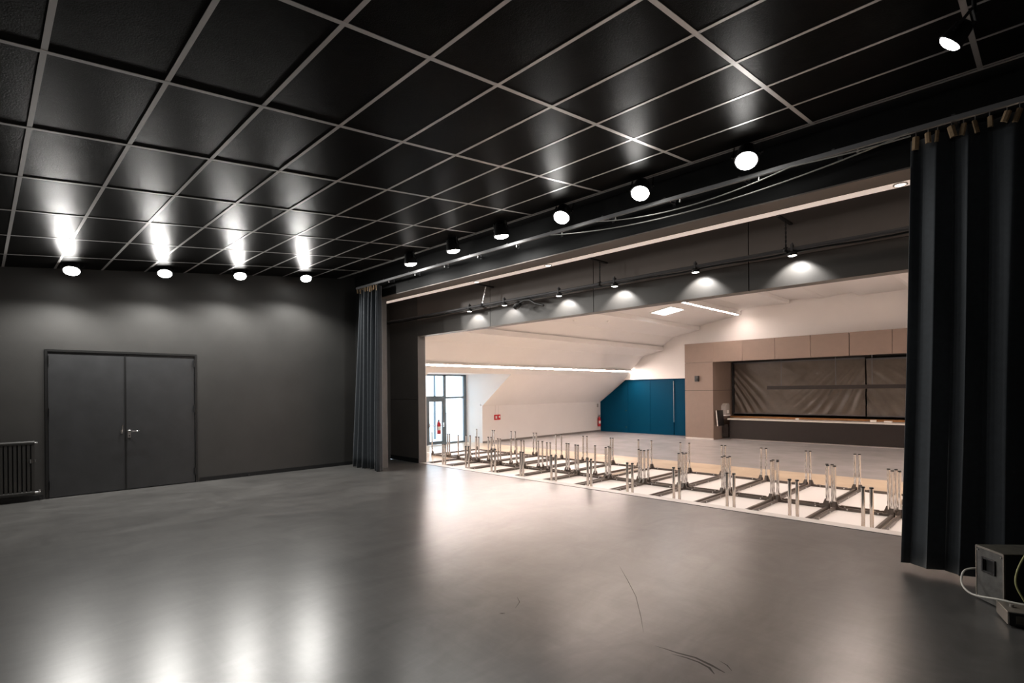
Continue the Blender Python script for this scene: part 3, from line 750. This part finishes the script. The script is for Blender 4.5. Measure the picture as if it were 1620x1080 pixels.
# ---------------------------------------------------------------- upturned tables
def table_proto():
    t = thing('upturned_table', '', 'table')
    hx, hy, lx, ly, L = .40, .925, .375, .895, .705
    obj('tabletop', box(-hx, hx, -hy, hy, 0, .024), M_TABLE, t, bevel=.004)
    leg = MB().tube((0, 0, .024), (0, 0, L), .022, n=14).mesh('leg', M_CHROME)
    cap = MB().lathe([(.0235, L - .008), (.025, L), (.022, L + .010), (.001, L + .010)], n=14).mesh('foot_cap', M_BLACKP)
    br = MB()
    br.prism([(.02, .026), (.14, .026), (.14, .055), (.06, .07), (.03, .15), (.02, .15)], 'y', -.018, .018)
    br.prism([(.02, .026), (.14, .026), (.14, .055), (.06, .07), (.03, .15), (.02, .15)], 'x', -.018, .018)
    br.tube((0, 0, .025), (0, 0, .10), .034, .029, n=14)
    brm = br.mesh('corner_bracket', M_BRONZE)
    for sx in (-1, 1):
        for sy in (-1, 1):
            l = link('leg', leg, t, (sx * lx, sy * ly, 0))
            link('foot_cap', cap, l)
            b = link('corner_bracket', brm, t, (sx * lx, sy * ly, 0)); b.scale = (-sx, -sy, 1)
    for sx in (-1, 1):
        obj('rail', box(sx * lx - .018, sx * lx + .018, -ly + .12, ly - .12, .025, .07), M_BRONZE, t, bevel=.004)
    for sy in (-1, 1):
        rr = obj('rail', box(-lx + .12, lx - .12, sy * ly - .018, sy * ly + .018, .025, .07), M_BRONZE, t, bevel=.004)
    sc = MB()
    for y in (-.55, 0, .55):
        for sx in (-1, 1): sc.tube((sx * (lx - .018), y, .045), (sx * (lx - .024), y, .045), .011, n=8)
    for x in (-.2, .2):
        for sy in (-1, 1): sc.tube((x, sy * ly + .019 * (-1), .05), (x, sy * ly - .026, .05), .011, n=8)
    obj('screw_heads', sc, M_STEEL, t)['kind'] = 'stuff'
    return t
proto = table_proto()
PX = .8445
row_front = [-1.13 - PX * k + .0 for k in range(0, 13)]
row_back = [-1.2, -2.04, -2.87, -3.69, -4.53, -5.37, -6.335, -7.44, -8.27, -9.14, -10.10, -10.95, -11.87, -12.72]
first = True
for rowname, xs, y in (('front', row_front, 8.64), ('back', row_back, 10.585)):
    for k, x in enumerate(xs):
        o = proto if first else copy_tree(proto)
        first = False
        dx = 0
        o.location = (x + dx + random.uniform(-.008, .008), y + random.uniform(-.012, .012), ZF)
        o['label'] = 'upturned white table with chrome legs in the %s row, %s from the right curtain' % (rowname, ordn[k])
        o['group'] = 'upturned tables in two rows'

# ---------------------------------------------------------------- black case, mixer and cables at lower right
ang = math.atan2(5.14 - 5.33, -.21 + .37)
cs = thing('equipment_case', 'scuffed black equipment case with recessed handle below the right curtain', 'case', (-.37, 5.33, 0), (0, 0, ang))
W_, D_, H_ = .25, .46, .40
obj('body', MB().box(.004, W_ - .004, .004, D_, .012, H_ - .004), M_CASE2, cs, bevel=.004)
# side panel with a real handle recess
obj('side_panel', MB().box(0, W_, -.006, .004, .01, .235).box(0, W_, -.006, .004, .325, H_).box(0, .07, -.006, .004, .235, .325).box(.17, W_, -.006, .004, .235, .325), M_CASE, cs)
hd = obj('handle_cup', MB().box(.058, .074, -.016, -.005, .225, .335).box(.166, .182, -.016, -.005, .225, .335).box(.074, .166, -.016, -.005, .323, .335).box(.074, .166, -.016, -.005, .225, .237), M_BLACKMETAL, cs, bevel=.002)
obj('top_panel', box(0, W_, 0, D_, H_, H_ + .006), M_CASETOP, cs)
obj('corner_strip', MB().box(-.003, .006, -.009, -.005, .01, H_).box(W_ - .006, W_ + .003, -.009, -.005, .01, H_).box(0, W_, -.009, -.005, H_ - .008, H_ + .006), M_ALU, cs)
for x, z in ((.02, .375), (.23, .375), (.02, .03), (.23, .03)): obj('rivet', MB().tube((x, -.006, z), (x, -.012, z), .006, n=8), M_STEEL, cs)
for x in (.04, .21):
    for y in (.04, .42): obj('foot', MB().tube((x, y, 0), (x, y, .013), .016, n=10), M_BLACKP, cs)
mx = thing('mixer_unit', 'grey metal mixer unit on the floor in front of the black case', 'mixer', (-.252, 5.055, 0), (0, 0, math.radians(-73)))
obj('body', box(0, .23, .0, .36, .012, .10), M_ALU, mx, bevel=.004)
fp = obj('front_panel', box(.23, .242, .005, .355, .014, .097), M_BLACKP, mx)
for k in range(4):
    obj('socket', MB().box(.242, .248, .04 + .08 * k, .10 + .08 * k, .03, .08), M_CASETOP, fp)
    obj('knob', MB().tube((.12, .05 + .08 * k, .10), (.12, .05 + .08 * k, .118), .012, n=10), M_GREYP, mx)
for x in (.03, .20):
    for y in (.03, .33): obj('foot', MB().tube((x, y, 0), (x, y, .013), .012, n=8), M_BLACKP, mx)

def smooth_path(pts, n=10):
    P = [Vector(p) for p in pts]; out = []
    for i in range(len(P) - 1):
        p0 = P[max(i - 1, 0)]; p1 = P[i]; p2 = P[i + 1]; p3 = P[min(i + 2, len(P) - 1)]
        for k in range(n):
            t = k / n
            out.append(.5 * ((2 * p1) + (-p0 + p2) * t + (2 * p0 - 5 * p1 + 4 * p2 - p3) * t * t + (-p0 + 3 * p1 - 3 * p2 + p3) * t ** 3))
    out.append(P[-1]); return out
tag(obj('white_cable', MB().path(smooth_path([(-.36, 5.36, .22), (-.44, 5.30, .20), (-.45, 5.22, .12), (-.38, 5.10, .09), (-.22, 4.98, .125), (-.08, 4.95, .13), (.10, 5.0, .13)]), .007, 8), M_CABLEW), 'white cable looping from the black case over the mixer', 'cable')
tag(obj('olive_cable', MB().path(smooth_path([(.02, 5.3, .62), (-.06, 5.22, .50), (-.13, 5.10, .36), (-.15, 5.05, .24), (-.11, 5.03, .14), (-.09, 5.06, .108)]), .006, 8), M_CABLEY), 'thin olive cable hanging down onto the mixer', 'cable')
